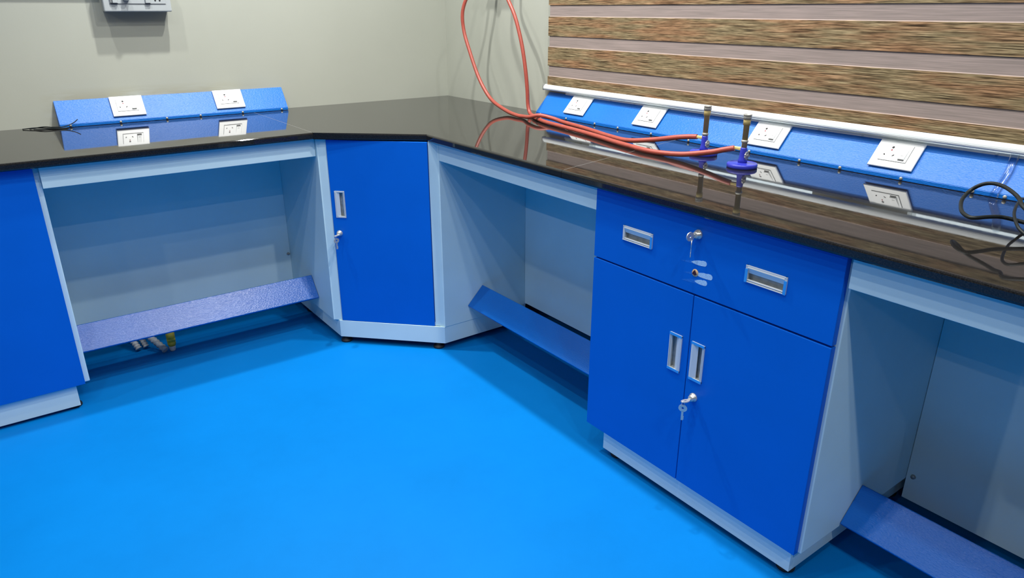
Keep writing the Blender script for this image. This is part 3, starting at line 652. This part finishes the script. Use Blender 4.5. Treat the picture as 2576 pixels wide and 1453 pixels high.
# ------------------------------------------------------------------ gas burners
def burner(x, y, stem, label, col_h):
    t = thing('gas_burner', label, 'burner', (x, y, 0.9), R_RIGHT, 'brass gas burners on the worktop')
    obj('base', lathe([(0.0, 0.0), (0.043, 0.0), (0.0445, 0.002), (0.0445, 0.011), (0.042, 0.0135), (0.040, 0.0125), (0.018, 0.0145), (0.0, 0.0145)], 40), M['burner_blue'], t)
    obj('stem', lathe([(0.0135, 0.0135), (0.0132, 0.022), (0.0115, 0.028), (0.0105, 0.042), (0.0098, stem - 0.003), (0.0092, stem), (0.0, stem)], 28), M['burner_blue'], t)
    obj('collar', lathe([(0.0, stem - 0.001), (0.0080, stem - 0.001), (0.0080, col_h), (0.0098, col_h + 0.001), (0.0102, col_h + 0.004), (0.0098, col_h + 0.007), (0.0080, col_h + 0.0085), (0.0, col_h + 0.009)], 24), M['cap_grey'] if col_h - stem < 0.004 else M['brass'], t)
    if col_h - stem >= 0.004:
        obj('collar_ring', lathe([(0.0080, col_h), (0.0103, col_h + 0.001), (0.0106, col_h + 0.004), (0.0103, col_h + 0.007), (0.0080, col_h + 0.0085)], 24), M['cap_grey'], t)
    obj('barrel', lathe([(0.0, col_h + 0.008), (0.0082, col_h + 0.008), (0.0086, 0.124), (0.0106, 0.125), (0.0108, 0.1395), (0.0098, 0.1415), (0.0, 0.1415)], 28), M['brass'], t)
    obj('cap', lathe([(0.0098, 0.1410), (0.0118, 0.1425), (0.0120, 0.1490), (0.0112, 0.1530), (0.0126, 0.1540), (0.0120, 0.1558), (0.0092, 0.1558), (0.0088, 0.1500), (0.0, 0.1500)], 28), M['cap_grey'], t)
    # gas inlet nozzle towards the room corner (local -x)
    n = lathe([(0.0, 0.006), (0.0058, 0.006), (0.0058, 0.0165), (0.0050, 0.018), (0.0056, 0.021), (0.0048, 0.024), (0.0054, 0.028), (0.0045, 0.038), (0.0, 0.038)], 6, (0, 0, 0), 'x')
    n.transform(Matrix.Scale(-1, 4, (1, 0, 0))); n.transform(Matrix.Translation((0, 0, 0.0535)))
    for f in n.faces: f.smooth = False
    obj('gas_inlet', n, M['brass_bright'], t)
    # round air regulator on the right of the stem, notched rim
    ring = []
    for k in range(20):
        a = 2 * math.pi * k / 20; r0 = 0.0125 if k % 2 else 0.0108
        ring.append((r0 * math.cos(a), r0 * math.sin(a)))
    rg = prism(ring, 0.0100, 0.0130, 'x'); rg.transform(Matrix.Translation((0, 0, 0.036)))
    sp = lathe([(0.0, 0.006), (0.005, 0.006), (0.005, 0.0145), (0.0, 0.0145)], 16, (0, 0, 0), 'x'); sp.transform(Matrix.Translation((0, 0, 0.036)))
    rr = merge(rg, sp); rr.transform(Matrix.Rotation(math.radians(8), 4, 'Z')); obj('air_regulator', rr, M['cap_grey'], t)
    return t
burner(-0.2196, -1.9511, 0.0610, 'left of the two brass gas burners with violet blue base', 0.0625)
burner(-0.2832, -2.1496, 0.0590, 'right of the two brass gas burners with violet blue base', 0.0735)

# ------------------------------------------------------------------ black cable at the right
cab1 = [(-0.60, -3.32, 0.9045), (-0.585, -3.20, 0.9045), (-0.54, -3.09, 0.915), (-0.50, -3.01, 0.950), (-0.459, -2.9463, 0.975), (-0.4143, -2.9207, 0.98), (-0.3925, -2.9019, 0.985), (-0.3609, -2.8728, 0.988), (-0.3420, -2.8476, 0.988), (-0.3362, -2.8291, 0.985), (-0.336, -2.8129, 0.977), (-0.342, -2.7990, 0.963),
        (-0.3723, -2.8000, 0.950), (-0.4071, -2.8128, 0.942), (-0.4457, -2.8336, 0.938), (-0.470, -2.8574, 0.937), (-0.468, -2.8706, 0.938), (-0.4416, -2.8819, 0.938), (-0.4120, -2.8946, 0.936), (-0.3968, -2.9155, 0.932), (-0.385, -2.945, 0.926), (-0.36, -3.00, 0.912), (-0.33, -3.07, 0.9045), (-0.30, -3.18, 0.9045), (-0.25, -3.30, 0.9045)]
cc = tag(obj('power_cable', tube(cab1, 0.0042, 12, 8), M['black_pvc']), 'thick black cable looping above the worktop at the right edge', 'cable')
cab2 = [(-0.16, -3.02, 0.9032), (-0.18, -2.95, 0.905), (-0.215, -2.895, 0.930), (-0.263, -2.8814, 0.95), (-0.3258, -2.892, 0.952), (-0.4117, -2.9171, 0.95), (-0.4616, -2.9399, 0.944), (-0.488, -2.960, 0.936), (-0.492, -2.985, 0.925), (-0.47, -3.03, 0.910), (-0.43, -3.10, 0.9032), (-0.40, -3.20, 0.9032)]
tag(obj('power_cable', tube(cab2, 0.0032, 10, 8), M['black_pvc']), 'thinner black cable crossing the thick loop at the right edge', 'cable')
# clear plastic strip stuck over the raceway
fs = []
P_ = [(-0.003, -2.757, 1.001), (-0.024, -2.762, 0.982), (-0.046, -2.764, 0.955), (-0.068, -2.762, 0.931), (-0.083, -2.760, 0.912), (-0.085, -2.760, 0.9025)]
C_ = spline(P_, 6); bm = bmesh.new(); rows = []
for i, p in enumerate(C_):
    wv = 0.0105
    rows.append([bm.verts.new(p + Vector((-0.0035 * h[1], h[0] * wv, 0.0035 * h[1]))) for h in ((-1, 0.0), (-0.4, 0.8), (0.4, 0.8), (1, 0.0), (0.4, 0.65), (-0.4, 0.65))])
for a, b_ in zip(rows, rows[1:]):
    for k in range(6): bm.faces.new((a[k], a[(k + 1) % 6], b_[(k + 1) % 6], b_[k]))
bm.faces.new(rows[0]); bm.faces.new(rows[-1][::-1])
for f in bm.faces: f.smooth = True
tag(obj('clear_plastic_strip', bm, M['film']), 'clear plastic strip stuck across the blue raceway behind the black cable', 'tape')

# ------------------------------------------------------------------ loose wires at the end of the left raceway
wl = [([(-1.975, -0.028, 0.9022), (-1.93, -0.045, 0.906), (-1.89, -0.066, 0.9035), (-1.85, -0.083, 0.9022), (-1.822, -0.087, 0.9022)], 'black loose wire end lying at the left end of the blue raceway'),
      ([(-1.952, -0.042, 0.9022), (-1.905, -0.062, 0.9095), (-1.868, -0.082, 0.9065), (-1.832, -0.083, 0.908), (-1.802, -0.078, 0.9185), (-1.785, -0.074, 0.930)], 'black wire end curling up in front of the blue raceway'),
      ([(-1.940, -0.062, 0.9022), (-1.90, -0.078, 0.9022), (-1.86, -0.095, 0.9025), (-1.828, -0.097, 0.9022)], 'black wire end lying furthest from the left wall')]
for p, lb in wl: tag(obj('loose_wire', tube(p, 0.0018, 8, 6), M['black_pvc']), lb, 'wire', 'loose wire ends by the raceway')

# ------------------------------------------------------------------ plumbing bits on the floor under the left footrest
def fit_yellow():
    t = thing('pipe_fitting', 'yellow and white plastic fitting standing on the floor under the left footrest', 'fitting', (-1.655, -0.425, 0), R_LEFT)
    obj('nozzle', lathe([(0.0, 0.0), (0.0105, 0.0), (0.0115, 0.003), (0.0140, 0.024), (0.0, 0.024)], 22), M['dirty_white'], t)
    obj('body', lathe([(0.0, 0.023), (0.0140, 0.023), (0.0165, 0.032), (0.0165, 0.040), (0.0155, 0.0415), (0.0170, 0.043), (0.0172, 0.055), (0.0160, 0.0565), (0.0172, 0.058), (0.0172, 0.085), (0.012, 0.095), (0.0, 0.096)], 22), M['yellow'], t)
fit_yellow()
def ribbed(p0, p1, r, label):
    p0, p1 = Vector(p0), Vector(p1); n = 46
    pts = [p0.lerp(p1, k / n) for k in range(n + 1)]
    bm = tube(pts, r, 18, 1, rf=lambda q: r * (1 + 0.13 * math.sin(q * n * 1.05)), smooth=False)
    return tag(obj('ribbed_pipe', bm, M['ribbed']), label, 'pipe', 'pipe pieces under the left footrest')
ribbed((-1.684, -0.437, 0.0135), (-1.738, -0.345, 0.075), 0.0130, 'ribbed grey pipe piece leaning on the floor left of the yellow fitting')
ribbed((-1.772, -0.357, 0.0125), (-1.800, -0.305, 0.080), 0.0120, 'leftmost ribbed grey pipe piece under the left footrest')
ribbed((-1.742, -0.350, 0.0115), (-1.762, -0.300, 0.080), 0.0110, 'short grey pipe piece between the other two under the footrest')
